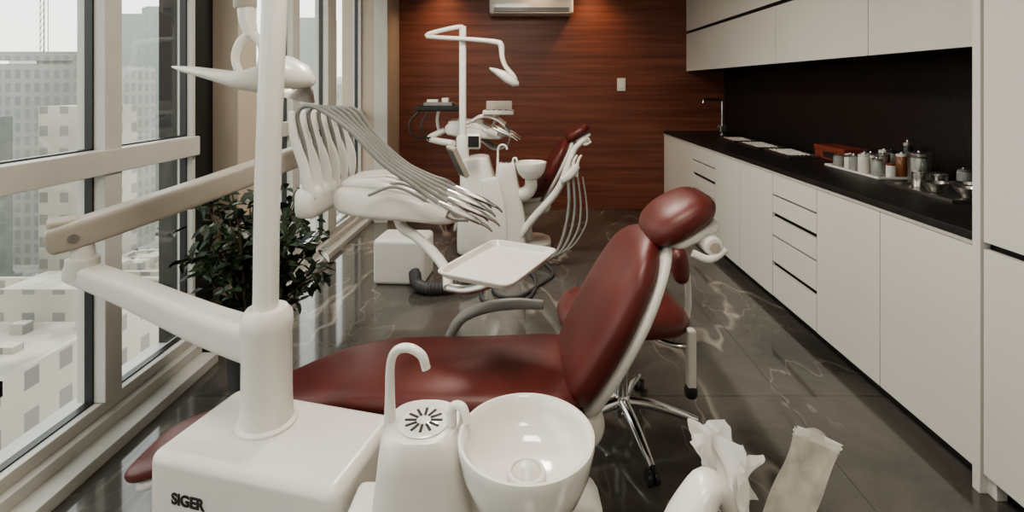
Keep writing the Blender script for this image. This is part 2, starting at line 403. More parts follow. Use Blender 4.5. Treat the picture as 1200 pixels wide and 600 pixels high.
# counter items
ZT=.9255
fa=empty('faucet',(2.12,5.5,ZT))
lathe('base',[(.03,0),(.03,.015),(.018,.02),(.0,.02)],(2.12,5.5,ZT),M_steel,fa,24)
tube('spout',[(2.12,5.5,ZT+.01),(2.12,5.5,ZT+.34),(2.115,5.5,ZT+.365),(2.08,5.49,ZT+.375),(1.92,5.45,ZT+.375),(1.90,5.445,ZT+.36),(1.895,5.444,ZT+.34)],.014,M_chrome,fa)
tube('lever',[(2.12,5.5,ZT+.06),(2.06,5.46,ZT+.09)],.008,M_steel,fa,smooth=False)
box('handle_block',(2.085,5.465,ZT+.03),(2.155,5.535,ZT+.10),M_steel,.008,fa)
def tray_mesh(name,x0,y0,x1,y1,z,h,t,m,parent):
    boxes(name,[((x0,y0,z),(x1,y1,z+t)),((x0,y0,z),(x0+t,y1,z+h)),((x1-t,y0,z),(x1,y1,z+h)),((x0,y0,z),(x1,y0+t,z+h)),((x0,y1-t,z),(x1,y1,z+h))],m,.0015,parent)
for i,(y0,y1) in enumerate(((3.72,4.12),(4.20,4.62),(4.70,5.05))):
    t=empty('instrument_tray',(2.02,(y0+y1)/2,ZT))
    tray_mesh('pan',1.92,y0,2.14,y1,ZT,.022,.004,M_steel,t)
    tubes('instruments',[([(1.94+.03*j,y0+.04,ZT+.018),(1.95+.03*j,y1-.05,ZT+.024)],.005) for j in range(6)],M_cer,t)
rb=empty('storage_box',(2.22,3.65,ZT))
box('body',(2.15,3.45,ZT),(2.32,3.80,ZT+.08),M_redbox,.006,rb); box('lid',(2.145,3.445,ZT+.066),(2.325,3.805,ZT+.098),M_redbox,.005,rb)
box('label',(2.1425,3.50,ZT+.02),(2.1495,3.68,ZT+.06),M_black,0,rb)
tt=empty('serving_tray',(2.15,3.15,ZT)); tray_mesh('pan',1.99,2.88,2.30,3.40,ZT,.014,.004,M_cer,tt)
tray2=empty('steel_tray',(2.1,2.5,ZT)); tray_mesh('pan',1.92,2.30,2.27,2.73,ZT,.016,.004,M_steel,tray2)
def jar(name,x,y,r,h,m,lid=M_steel,z=ZT):
    e=empty(name,(x,y,z))
    lathe('body',[(r*.9,0),(r,.006),(r,h*.85),(r*.85,h*.9),(r*.85,h*.92),(0,h*.92)],(x,y,z),m,e,24)
    lathe('lid',[(r*.95,h*.90),(r*.98,h*.92),(r*.98,h),(r*.3,h*1.02),(r*.2,h*1.08),(0,h*1.09)],(x,y,z),lid,e,24)
zt=ZT+.0045
for j,(x,y,r,h,m,l) in enumerate([(2.04,3.33,.030,.075,M_glass_jar,M_steel),(2.12,3.34,.030,.08,M_glass_jar,M_white),(2.06,3.25,.028,.08,M_white,M_steel),(2.22,3.32,.028,.10,M_amber,M_black),
    (2.15,3.24,.030,.10,M_glass_jar,M_steel),(2.04,3.17,.030,.095,M_glass_jar,M_steel),(2.25,3.21,.028,.12,M_white,M_white),(2.13,3.15,.030,.11,M_white,M_steel),(2.22,3.10,.028,.13,M_glass_jar,M_black),
    (2.04,3.08,.032,.11,M_white,M_white),(2.13,3.04,.034,.12,M_steel,M_steel),(2.25,3.01,.026,.19,M_black,M_steel),(2.05,2.98,.028,.10,M_glass_jar,M_steel),(2.17,2.95,.028,.13,M_amber,M_white),(2.08,2.91,.024,.08,M_white,M_redbox)]):
    jar('glass_jar' if m is M_glass_jar else ('medicine_bottle' if m in (M_amber,M_black) else 'canister'),x,y,r,h,m,l,zt)
jar('coffee_pot',2.16,2.80,.055,.16,M_steel,M_steel)
jar('steel_canister',2.05,2.66,.035,.08,M_steel,M_steel,zt); jar('steel_canister',2.15,2.66,.040,.07,M_steel,M_steel,zt); jar('glass_jar',2.23,2.60,.03,.10,M_glass_jar,M_steel,zt)
for (x,y,r) in ((2.02,2.52,.055),(2.14,2.50,.055),(2.06,2.39,.045),(2.18,2.38,.045)):
    lathe('steel_bowl',[(r*.4,0),(r*.5,.003),(r,.05),(r*.95,.05),(r*.45,.008),(0,.007)],(x,y,zt),M_steel,None,28)

# ------------------------------------------------------------------ dental chair
def dental_chair(ox,oy,long=True):
    c=empty('dental_chair',(ox-.1,oy+1.72,0))
    T=lambda x,y,z:(x+ox,y+oy,z)
    def path(l): return [(x+ox,y+oy,z,w,t) for x,y,z,w,t in l]
    sp=[(.19,1.71,.505,.20,.05),(.05,1.71,.495,.215,.055),(-.15,1.71,.49,.21,.055),(-.35,1.72,.49,.20,.05),(-.52,1.75,.475,.185,.045),(-.72,1.80,.41,.17,.04),(-.95,1.83,.30,.155,.04),(-1.16,1.84,.20,.15,.035),(-1.37,1.84,.125,.145,.03)]
    ss=[(.17,1.71,.445,.17,.03),(-.15,1.71,.43,.18,.03),(-.42,1.73,.425,.17,.03),(-.60,1.77,.39,.155,.028),(-.95,1.83,.245,.135,.025),(-1.33,1.84,.085,.125,.02)]
    if not long:   # leg rest folded down on this chair
        sp=sp[:4]+[(-.48,1.72,.47,.19,.045),(-.58,1.72,.39,.18,.04),(-.64,1.72,.27,.165,.04),(-.68,1.72,.14,.15,.03)]
        ss=ss[:2]+[(-.36,1.72,.425,.17,.03),(-.50,1.72,.36,.155,.025),(-.58,1.72,.25,.14,.02),(-.62,1.72,.13,.125,.02)]
    cushion('seat',path(sp),M_red,c,rnd=.09,e=3.2)
    cushion('seat_shell',path(ss),M_white,c,rnd=.06,e=4)
    cushion('backrest',path([(.135,1.72,.44,.15,.04),(.165,1.72,.52,.205,.055),(.225,1.72,.63,.235,.062),(.29,1.72,.75,.24,.06),(.355,1.72,.87,.215,.05),(.42,1.72,.97,.14,.04)]),M_red,c,rnd=.10,e=3)
    cushion('backrest_shell',path([(.195,1.72,.40,.12,.025),(.24,1.72,.52,.195,.025),(.30,1.72,.64,.225,.025),(.36,1.72,.76,.230,.025),(.415,1.72,.87,.195,.022),(.465,1.72,.96,.11,.02)]),M_white,c,rnd=.06,e=3.5)
    cushion('headrest',path([(.40,1.70,.955,.11,.042),(.47,1.70,1.01,.145,.055),(.545,1.70,1.055,.14,.052),(.61,1.70,1.08,.10,.04)]),M_red,c,rnd=.05,e=2.6)
    cushion('headrest_shell',path([(.47,1.66,.945,.06,.02),(.545,1.66,.985,.075,.022),(.62,1.66,1.015,.05,.018)]),M_white,c,rnd=.03,e=3)
    tube('headrest_bar',[T(.42,1.70,.85),T(.48,1.70,.92),T(.53,1.70,.96)],.016,M_chrome,c)
    lathe('headrest_knob',[(0,-.05),(.025,-.05),(.03,-.04),(.03,.04),(.025,.05),(0,.05)],T(.575,1.60,.965),M_white,c,24,R=RX(90))
    lathe('headrest_knob_cap',[(0,-.004),(.016,-.004),(.016,.004),(0,.004)],T(.575,1.548,.965),M_beige,c,24,R=RX(90))
    tube('headrest_lever',[T(.51,1.56,.945),T(.56,1.55,.93),T(.61,1.56,.955)],.012,M_white,c)
    tube('armrest',[T(-.30,1.94,.44),T(-.285,1.955,.50),T(-.24,1.96,.565),T(-.15,1.96,.605),T(-.04,1.96,.62),T(.07,1.95,.62)],[.017,.018,.02,.022,.022,.018],M_grey,c)
    cushion('underframe',path([(.26,1.72,.36,.10,.05),(.1,1.72,.35,.13,.07),(-.2,1.72,.36,.13,.06),(-.42,1.74,.37,.11,.04)]),M_white,c,rnd=.05,e=5)
    loft('lift_column',[(T(-.06,1.72,.05),(.17,0,0),(0,.12,0),5),(T(-.06,1.72,.10),(.15,0,0),(0,.11,0),5),(T(-.04,1.72,.32),(.12,0,0),(0,.10,0),5)],M_white,c)
    loft('base_plate',[(T(-.12,1.72,0),(.38,0,0),(0,.20,0),4),(T(-.12,1.72,.035),(.38,0,0),(0,.20,0),4),(T(-.12,1.72,.055),(.34,0,0),(0,.17,0),4)],M_white,c)
    return c
dental_chair(0,0)
dental_chair(-.02,3.0,False)

# ------------------------------------------------------------------ dental units
def spittoon(p,ox,oy,oz=0):
    T=lambda x,y,z:(x+ox,y+oy,z+oz)
    loft('cup_filler_tower',[(T(-.20,1.08,-oz),(.17,0,0),(0,.15,0),5),(T(-.20,1.08,.30),(.155,0,0),(0,.13,0),5),(T(-.205,1.075,.58),(.105,0,0),(0,.10,0),4),(T(-.21,1.07,.70),(.088,0,0),(0,.085,0),3.2),(T(-.212,1.07,.742),(.082,0,0),(0,.080,0),2.8),(T(-.212,1.07,.755),(.074,0,0),(0,.072,0),2.5)],M_white,p,40)
    lathe('drain_disc',[(0,.0),(.05,.0),(.052,.003),(.047,.006),(.0,.006)],T(-.210,1.065,.754),M_cer,p,36)
    bm=bmesh.new()
    for i in range(12):
        a=i*30; R=RZ(a); c=V(T(-.210,1.065,.7608))+R@V((.027,0,0))
        bm_box(bm,c-V((.012,.0028,.0006)),c+V((.012,.0028,.0006)),0,1,R)
    mesh_from_bm('drain_slots',bm,M_dark,p,False)
    tube('gooseneck',[T(-.283,1.075,.74),T(-.283,1.075,.80),T(-.281,1.072,.87),T(-.268,1.065,.903),T(-.240,1.055,.915),T(-.212,1.05,.903),T(-.202,1.05,.875)],[.013,.0105,.0095,.0095,.0095,.0095,.0095],M_cer,p,14)
    tube('bowl_rinse_spout',[T(-.152,1.06,.74),T(-.150,1.055,.785),T(-.142,1.05,.800),T(-.125,1.04,.800),T(-.115,1.03,.775)],[.012,.010,.009,.009,.008],M_cer,p,14)
    lathe('bowl',[(.03,-.145),(.05,-.143),(.080,-.125),(.108,-.090),(.124,-.050),(.131,-.015),(.134,.0),(.1325,.006),(.127,.0065),(.121,.001),(.117,-.015),(.109,-.035),(.094,-.052),(.072,-.063),(.045,-.068),(.02,-.070),(0,-.070)],T(.003,1.0,.77),M_cer,p,72)
    lathe('bowl_strainer',[(.0,.0),(.036,.0),(.0385,.006),(.036,.012),(.030,.013),(.028,.008),(.024,.014),(.012,.024),(.0,.026)],T(.003,.990,.700),M_white,p,36,sharp=25)
    tube('bowl_support',[T(.003,1.0,.64),T(.0,1.01,.56),T(-.05,1.03,.50),T(-.15,1.06,.48)],[.05,.055,.06,.06],M_white,p,20)

def delivery(p,ox,oy,oz,full=True):
    T=lambda x,y,z:(x+ox,y+oy,z+oz)
    def path(l): return [(x+ox,y+oy,z+oz,w,t) for x,y,z,w,t in l]
    cushion('instrument_console',path([(-.80,2.25,.985,.15,.055),(-.66,2.25,.975,.19,.068),(-.48,2.25,.955,.20,.06),(-.34,2.24,.925,.19,.042),(-.25,2.23,.90,.16,.022)]),M_white,p,rnd=.05,e=5)
    cushion('console_lid',path([(-.77,2.25,1.045,.13,.015),(-.62,2.25,1.045,.165,.022),(-.46,2.25,1.015,.17,.02),(-.36,2.25,.98,.15,.012)]),M_white,p,rnd=.03,e=4)
    whips=[];hoses=[];hp=[];tips=[];cl=[]
    for i in range(6):
        d=2.03+.075*i; w=.012*i
        if full:
            whips.append([(-.845+w*.3,d,1.0,.024,.009),(-.875+w,d,1.13,.022,.009),(-.915+w,d,1.25,.018,.008),(-.925+w,d,1.355,.012,.007)])
            hoses.append(([T(-.86+w,d+.02,1.04),T(-.88+w,d+.02,1.20),T(-.905+w,d+.01,1.34),T(-.84+w,d,1.372-.008*i),T(-.70,d-.01,1.285-.012*i),T(-.56,d-.02,1.15-.010*i),T(-.44,d-.03,1.07-.006*i),T(-.36,d-.04,1.015),T(-.31,d-.045,.985)],.0088))
        ex=.03*math.sin(i*2.1)
        hp.append(([T(-.335+ex,d-.042,1.0),T(-.28+ex,d-.048,.975),T(-.21+ex,d-.052,.945),T(-.17+ex,d-.055,.925)],[.010,.0135,.013,.009]))
        tips.append(([T(-.172+ex,d-.055,.926),T(-.145+ex,d-.058,.912),T(-.125+ex,d-.06,.893)],[.007,.006,.004]))
        cl.append((T(-.40,d-.06,.955),T(-.30,d-.015,.985)))
        hoses.append(([T(-.62,d,1.02),T(-.52,d-.01,1.055),T(-.42,d-.02,1.02),T(-.30,d-.03,.94),T(-.22,d-.04,.93)],.006))
    if full:
        cushion('whip_arm_block',path([(-.87,2.01,.985,.045,.06),(-.87,2.25,.985,.05,.065),(-.87,2.48,.985,.045,.06)]),M_white,p,W=(1,0,0),rnd=.03,e=4)
        for i,wp in enumerate(whips): cushion('whip_arm_%d'%(i+1),path(wp),M_white,p,W=(1,-.25,.3),rnd=.012,e=3,n=20)
    else:
        h2=[]; w2=[]
        for i in range(5):
            d=2.08+.08*i
            w2.append(([T(-.56,d,1.0),T(-.53,d,1.07),T(-.44,d-.01,1.10),T(-.34,d-.02,1.085),T(-.24,d-.03,1.02)],[.014,.013,.012,.011,.009]))
            h2.append(([T(-.26,d-.03,1.02),T(-.20,d-.04,.95),T(-.22,d-.03,.84),T(-.34,d,.80),T(-.46,d,.88)],.007))
        tubes('whip_arms',w2,M_white,p); tubes('hanging_hoses',h2,M_grey,p)
    tubes('hoses',hoses,M_grey,p); tubes('handpieces',hp,M_steel,p); tubes('handpiece_tips',tips,M_chrome,p)
    bm=bmesh.new()
    for lo,hi in cl: bm_box(bm,lo,hi,.006,2,RY(20))
    mesh_from_bm('holder_cradles',bm,M_white,p,True,True)
    if full:
        R=RZ(25)@RY(-25)
        cx=V(T(-.325,2.47,1.09))
        box('control_panel',cx-V((.012,.06,.08)),cx+V((.012,.06,.08)),M_beige,.008,p,R)
        box('control_panel_face',cx+R@V((-.0125,0,0))-V((.001,.05,.068)),cx+R@V((-.0125,0,0))+V((.001,.05,.068)),M_black,0,p,R)

# ============ foreground unit
u=empty('dental_unit',(-.7,1.43,0))
R=RZ(-14)
bx=V((-.685,1.43,.245))
box('floor_box',bx-V((.282,.155,.245)),bx+V((.282,.155,.245)),M_white,.03,u,R,seg=5)
txt=bpy.data.curves.new('label','FONT'); txt.body='SIGER'; txt.size=.040; txt.extrude=.0008; txt.offset=.0014; txt.align_x='CENTER'
to=bpy.data.objects.new('label_text',txt); COL.objects.link(to)
bpy.context.view_layer.update()
dg=bpy.context.evaluated_depsgraph_get(); me=bpy.data.meshes.new_from_object(to.evaluated_get(dg)); bpy.data.objects.remove(to)
me.transform(Matrix.Translation(bx+R@V((-.148,-.156,.128)))@(R@RX(90)).to_4x4())
me.materials.clear(); me.materials.append(M_black)
link(bpy.data.objects.new('label',me),u)
box('plinth',(-.42,1.02,0),(-.30,1.30,.46),M_white,.02,u)
PX,PY=-.74,1.47
lathe('pole_collar',[(.0,.485),(.082,.485),(.082,.497),(.071,.503),(.068,.55),(.066,.74),(.070,.77),(.068,.80),(.055,.818),(.0,.82)],(PX,PY,0),M_white,u,40)
tube('pole',[(PX-.004,PY,.80),(PX+.002,PY,1.2),(PX+.022,PY,1.7),(PX+.04,PY,2.15)],.0345,M_cer,u,28)
lathe('pole_top_joint',[(0,2.13),(.045,2.13),(.05,2.15),(.05,2.21),(.04,2.23),(0,2.23)],(PX+.04,PY,0),M_white,u)
cushion('lower_arm',[(PX+.02,1.47,.705,.050,.058),(-.95,1.54,.735,.048,.050),(-1.25,1.62,.805,.040,.040),(-1.47,1.655,.865,.036,.034)],M_white,u,W=(.2,.98,0),rnd=.02,e=4)
lathe('elbow_joint',[(0,.84),(.042,.84),(.045,.85),(.045,.90),(.034,.905),(.030,.945),(0,.945)],(-1.425,1.65,0),M_white,u,30)
cushion('spring_arm',[(-1.50,1.60,.965,.045,.040),(-1.43,1.66,.985,.048,.044),(-1.2,1.90,1.065,.046,.044),(-.98,2.14,1.15,.042,.042),(-.90,2.23,1.18,.035,.036)],M_beige,u,W=(.7,-.7,0),rnd=.02,e=6)
box('spring_arm_end_cap',(-1.52,1.60,.93),(-1.43,1.69,1.03),M_beige,.012,u,RZ(45))
lathe('end_cap_screw',[(0,-.002),(.014,-.002),(.014,.003),(0,.003)],(-1.415,1.605,.975),M_steel,u,20,R=RZ(45)@RX(90))
lathe('console_pivot',[(0,1.02),(.04,1.02),(.042,1.04),(.042,1.20),(.036,1.225),(0,1.23)],(-.90,2.25,0),M_white,u,30)
delivery(u,0,0,0)
tube('tray_bracket',[(-.55,2.20,.90),(-.52,2.18,.85),(-.44,2.08,.84),(-.34,1.93,.82),(-.285,1.86,.78),(-.27,1.80,.745)],[.022,.022,.02,.02,.018,.018],M_white,u,16)
tube('tray_stem',[(-.27,1.80,.745),(-.20,1.78,.745),(-.12,1.76,.775),(-.08,1.75,.825)],.016,M_steel,u)
TB=RZ(-26)
tc=V((-.084,1.755,.836)); hx,hy=.138,.195
bm=bmesh.new()
bm_loft(bm,[(tc,TB@V((hx*.8,0,0)),TB@V((0,hy*.86,0)),9),(tc+V((0,0,.002)),TB@V((hx*.9,0,0)),TB@V((0,hy*.92,0)),9),(tc+V((0,0,.020)),TB@V((hx,0,0)),TB@V((0,hy,0)),10),(tc+V((0,0,.024)),TB@V((hx,0,0)),TB@V((0,hy,0)),10),
 (tc+V((0,0,.024)),TB@V((hx*.93,0,0)),TB@V((0,hy*.95,0)),10),(tc+V((0,0,.008)),TB@V((hx*.86,0,0)),TB@V((0,hy*.89,0)),9)],64)
mesh_from_bm('tray',bm,M_white,u,sharp=30)
spittoon(u,0,0)
LX=-.905
tube('lamp_arm',[(PX+.04,PY,2.20),(PX-.02,PY+.08,2.26),(LX+.02,1.62,2.22),(LX+.005,1.64,2.0),(LX+.01,1.64,1.80),(LX+.02,1.63,1.68),(LX+.04,1.62,1.61)],[.03,.03,.028,.028,.028,.026,.020],M_white,u,20)
lathe('lamp_arm_collar',[(0,0),(.031,0),(.034,.01),(.034,.05),(.031,.06),(0,.06)],(LX+.012,1.635,1.70),M_beige,u,24)
tube('lamp_yoke',[(LX+.04,1.62,1.62),(LX+.075,1.61,1.59),(LX+.085,1.60,1.545),(LX+.07,1.60,1.50),(LX+.04,1.60,1.475)],[.016,.014,.012,.012,.014],M_white,u)
tube('lamp_yoke_2',[(LX+.04,1.62,1.62),(LX+.01,1.61,1.59),(LX+.0,1.60,1.54),(LX+.015,1.60,1.49)],[.016,.014,.012,.012],M_white,u)
loft('lamp_head',[((-1.07,1.58,1.512),(0,.03,0),(0,0,.004),2.5),((-1.02,1.58,1.503),(0,.07,0),(0,0,.011),2.5),((-.93,1.59,1.485),(0,.10,0),(0,0,.018),2.8),((-.86,1.60,1.470),(0,.11,0),(0,0,.028),3),((-.80,1.60,1.475),(0,.10,0),(0,0,.045),3),((-.74,1.60,1.49),(0,.095,0),(0,0,.058),2.6),((-.69,1.60,1.48),(0,.07,0),(0,0,.042),2.4),((-.66,1.60,1.47),(0,.02,0),(0,0,.01),2.2)],M_white,u,32)
lathe('lamp_reflector',[(.0,-.045),(.04,-.04),(.065,-.02),(.078,.005),(.082,.012),(.074,.006),(.055,-.01),(.03,-.02),(0,-.024)],(-.735,1.60,1.440),M_steel,u,32,R=RY(200))

# assistant holder in the foreground
tube('assistant_arm',[(-.08,1.05,.50),(.08,.93,.52),(.22,.84,.60),(.27,.83,.70)],[.03,.026,.024,.024],M_white,u,16)
cushion('assistant_holder',[(.235,.80,.66,.055,.040),(.250,.81,.73,.050,.036),(.275,.82,.785,.040,.026),(.300,.83,.808,.030,.018),(.325,.835,.785,.024,.015),(.34,.84,.74,.02,.013)],M_white,u,W=(.1,1,0),rnd=.02,e=2.6)
tube('suction_tip_1',[(.262,.775,.66),(.257,.762,.735),(.264,.758,.785),(.286,.758,.800)],[.018,.016,.012,.009],M_cer,u,16)
lathe('holder_eye',[(0,-.003),(.010,-.003),(.010,.003),(0,.003)],(.298,.797,.782),M_black,u,20,R=RX(80))
tube('suction_tip_2',[(.315,.80,.64),(.32,.795,.70),(.314,.79,.75)],[.015,.014,.009],M_cer,u,16)

# ============ rear unit
u2=empty('dental_unit',(-.45,4.4,0))
spittoon(u2,.05,3.35,.03)
cushion('unit_body',[(-.36,4.48,.02,.20,.22),(-.37,4.48,.25,.20,.21),(-.39,4.48,.50,.19,.17),(-.42,4.48,.70,.16,.14),(-.44,4.48,.84,.12,.12)],M_white,u2,W=(0,1,0),rnd=.03,e=5)
cushion('unit_body_front_panel',[(-.23,4.285,.10,.09,.012),(-.25,4.285,.40,.085,.012),(-.30,4.30,.68,.07,.012)],M_cer,u2,W=(1,0,0),rnd=.03,e=5)
box('floor_box',(-1.10,3.72,0),(-.72,4.02,.33),M_white,.03,u2,RZ(-4),seg=4)
P2=(-.54,4.45)
lathe('pole_collar',[(0,.80),(.055,.80),(.055,1.0),(.045,1.02),(0,1.02)],(P2[0],P2[1],0),M_white,u2)
tube('pole',[(P2[0],P2[1],1.0),(P2[0],P2[1],1.5),(P2[0],P2[1],1.97)],.031,M_cer,u2,20)
tube('lamp_arm',[(-.84,4.35,1.87),(-.80,4.36,1.90),(-.60,4.42,1.955),(P2[0],P2[1],1.96)],[.018,.02,.022,.024],M_white,u2)
tube('lamp_arm_2',[(-.84,4.35,1.87),(-.70,4.37,1.862),(-.45,4.40,1.85),(-.25,4.42,1.83),(-.205,4.42,1.80),(-.195,4.42,1.70),(-.165,4.42,1.62),(-.10,4.42,1.54),(-.08,4.42,1.50)],[.018,.02,.02,.024,.026,.022,.02,.02,.02],M_white,u2)
loft('lamp_head',[((-.30,4.38,1.60),(0,.03,0),(0,0,.01),2.5),((-.25,4.38,1.575),(0,.07,0),(0,0,.028),2.8),((-.17,4.38,1.53),(0,.09,0),(0,0,.05),3),((-.10,4.38,1.49),(0,.08,0),(0,0,.045),3),((-.05,4.38,1.47),(0,.04,0),(0,0,.02),2.5)],M_white,u2)
delivery(u2,.06,2.58,.07,False)
tube('console_arm',[(-.62,4.45,.95),(-.80,4.60,.96),(-.88,4.76,.97),(-.76,4.83,1.03)],.03,M_white,u2)
box('display_tray',(-.98,4.62,1.22),(-.58,4.85,1.27),M_black,.012,u2,RZ(-3)); box('display_tray_screen',(-.92,4.65,1.27),(-.66,4.80,1.30),M_grey,.004,u2)
boxes('display_tray_items',[((-.90,4.70,1.30),(-.80,4.76,1.325)),((-.76,4.68,1.30),(-.70,4.75,1.34))],M_white,.006,u2)
tube('display_stem',[(-.80,4.84,.98),(-.82,4.80,1.12),(-.80,4.76,1.225)],.015,M_white,u2)
tubes('display_cables',[([(-.95,4.66,1.23),(-1.04,4.62,1.12),(-1.0,4.6,1.0),(-.84,4.64,.98)],.008),([(-.88,4.63,1.22),(-.93,4.58,1.08),(-.86,4.6,.96)],.007)],M_black,u2)
box('keypad',(-.38,4.60,1.19),(-.10,4.80,1.23),M_white,.01,u2); box('keypad_panel',(-.36,4.78,1.225),(-.12,4.81,1.31),M_beige,.006,u2,RX(-12))
boxes('keypad_buttons',[((-.35+.055*i,4.62+.045*j,1.229),(-.32+.055*i,4.645+.045*j,1.234)) for i in range(4) for j in range(3)],M_grey,0,u2)
tube('keypad_stem',[(-.24,4.75,1.19),(-.28,4.80,1.12),(-.32,4.84,1.02)],.014,M_white,u2)
cushion('console_control_box',[(-.42,4.22,.93,.055,.03),(-.42,4.22,1.06,.06,.03)],M_white,u2,W=(1,0,0),rnd=.02,e=5)
box('console_control_face',(-.465,4.186,.95),(-.375,4.19,1.04),M_black,.001,u2)
tube('assistant_arm',[(-.10,4.34,.10),(-.06,4.33,.15),(.06,4.32,.32),(.22,4.31,.50),(.30,4.30,.62),(.36,4.30,.78),(.42,4.30,.92),(.50,4.30,1.0)],[.030,.034,.032,.032,.030,.026,.024,.022],M_white,u2,16)
cushion('assistant_holder',[(.30,4.26,.66,.05,.03),(.38,4.26,.72,.06,.035),(.44,4.26,.80,.05,.03)],M_white,u2,rnd=.02,e=3)
tubes('suction_tips',[([(.36+.035*i,4.24,.70),(.37+.035*i,4.24,.82),(.40+.035*i,4.24,.88)],[.014,.013,.009]) for i in range(3)],M_cer,u2)
tubes('suction_hoses',[([(.36+.04*i,4.24,.70),(.36+.05*i,4.20,.45),(.30+.06*i,4.15,.20+.03*i),(.20+.04*i,4.12,.06+.02*i),(.02,4.18,.05+.02*i),(-.12,4.3,.12)],.013-.002*i) for i in range(4)],M_grey,u2)
pts=cr([(-.80,3.72,.10),(-.76,3.62,.05),(-.66,3.56,.045),(-.50,3.60,.045),(-.35,3.75,.045),(-.28,4.0,.05),(-.28,4.28,.07)],14)
tube('corrugated_tube',pts,[.038+.006*(i%2) for i in range(len(pts))],M_dgrey,u2,16,smooth=False)
tubes('floor_cables',[([(-.25,4.2,.03),(-.30,3.7,.012),(-.28,3.45,.012),(-.12,3.36,.012),(.03,3.48,.012),(.08,3.8,.012),(-.02,4.15,.03)],.012),([(-.2,4.2,.03),(-.22,3.6,.014),(-.05,3.50,.014),(.10,3.7,.014),(.22,3.95,.014),(.10,4.25,.03)],.012)],M_dgrey,u2)

# ------------------------------------------------------------------ stool
SX,SY=.41,2.17
st=empty('dentist_stool',(SX,SY,0))
cushion('seat',[(SX-.27,SY,.485,.13,.05),(SX-.17,SY,.50,.20,.055),(SX,SY,.50,.215,.055),(SX+.17,SY,.50,.19,.055),(SX+.27,SY,.485,.12,.045)],M_red,st,rnd=.08,e=2.6)
lathe('seat_plate',[(0,.43),(.12,.43),(.13,.44),(.13,.455),(0,.455)],(SX,SY,0),M_black,st)
lathe('gas_column',[(0,.06),(.028,.06),(.028,.26),(.018,.26),(.018,.44),(0,.44)],(SX,SY,0),M_chrome,st,24)
cushion('backrest',[(.64,2.10,.70,.07,.035),(.665,2.22,.70,.075,.04),(.64,2.34,.70,.07,.035)],M_red,st,W=(-.1,0,1),rnd=.04,e=2.6)
tube('backrest_post',[(.52,SY,.44),(.66,SY+.02,.42),(.705,SY+.04,.50),(.70,SY+.05,.68)],.014,M_white,st)
box('height_lever_housing',(.635,1.99,.27),(.67,2.03,.50),M_white,.01,st)
lathe('height_lever_knob',[(0,0),(.022,0),(.026,.01),(.026,.035),(.02,.045),(0,.045)],(.652,2.01,.235),M_black,st,20)
tube('height_lever',[(.48,2.12,.44),(.58,2.03,.43),(.66,2.01,.43)],.01,M_chrome,st)
legs=[]; cast=bmesh.new()
for i in range(5):
    a=math.radians(-80+72*i); d=V((math.cos(a),math.sin(a),0))
    c=V((SX,SY,0)); legs.append(([c+d*.02+V((0,0,.12)),c+d*.12+V((0,0,.115)),c+d*.24+V((0,0,.085)),c+d*.31+V((0,0,.065))],[.026,.021,.017,.013]))
    w=c+d*.31; nrm=V((-d.y,d.x,0))
    for s in (-1,1):
        Rm=V((0,0,1)).rotation_difference(nrm).to_matrix()
        bm_lathe(cast,[(0,-.008),(.024,-.008),(.026,-.004),(.026,.004),(.024,.008),(0,.008)],w+nrm*s*.014+V((0,0,.027)),20,Rm)
tubes('star_base',legs,M_chrome,st,12); mesh_from_bm('casters',cast,M_black,st)
lathe('hub',[(0,.07),(.035,.07),(.04,.09),(.04,.13),(.03,.15),(0,.15)],(SX,SY,0),M_chrome,st,24)

# ------------------------------------------------------------------ plant
FX,FY=-1.27,2.42
pl=empty('potted_ficus',(FX,FY,0))
lathe('pot',[(0,.0),(.10,.0),(.105,.01),(.135,.27),(.14,.28),(.14,.30),(.125,.30),(.12,.27),(0,.265)],(FX,FY,0),M_pot,pl)
lathe('soil',[(0,.266),(.119,.266),(.119,.275),(0,.28)],(FX,FY,0),M_soil,pl)
bm=bmesh.new(); lf=bmesh.new(); rnd=random.Random(4)
for s in range(42):
    a=rnd.uniform(0,6.283); rr=rnd.uniform(.05,.33); h=rnd.uniform(.38,1.0)
    base=V((FX+rnd.uniform(-.03,.03),FY+rnd.uniform(-.03,.03),.27))
    tip=V((FX+math.cos(a)*rr,FY+.03+math.sin(a)*rr,h)); tip.x=max(tip.x,-1.56)
    mid=base.lerp(tip,.55)+V((0,0,.05))
    bm_tube(bm,[base,mid,tip],[.007,.005,.002],6,5)
    pts=cr([base,mid,tip],8)
    for j in range(28):
        p=V(pts[rnd.randint(5,len(pts)-1)])+V((rnd.gauss(0,.035),rnd.gauss(0,.035),rnd.gauss(0,.03)))
        d=V((rnd.uniform(-1,1),rnd.uniform(-1,1),rnd.uniform(-.8,.35))).normalized(); l=rnd.uniform(.05,.092); w=l*.27
        sd=d.cross(V((rnd.uniform(-.5,.5),rnd.uniform(-.5,.5),1))).normalized(); up=sd.cross(d)
        q=[p,p+d*l*.35+sd*w+up*.004,p+d*l*.72+sd*w*.7,p+d*l-up*.008,p+d*l*.72-sd*w*.7,p+d*l*.35-sd*w+up*.004]
        q=[V((max(x.x,-1.60),x.y,x.z)) for x in q]
        vs=[lf.verts.new(x) for x in q]; m0=lf.verts.new(p+d*l*.5-up*.006)
        for k in range(6): lf.faces.new((vs[k],vs[(k+1)%6],m0))
mesh_from_bm('branches',bm,M_bark,pl); 
me=bpy.data.meshes.new('leaves'); lf.to_mesh(me); lf.free(); me.materials.append(M_leaf); link(bpy.data.objects.new('leaves',me),pl)

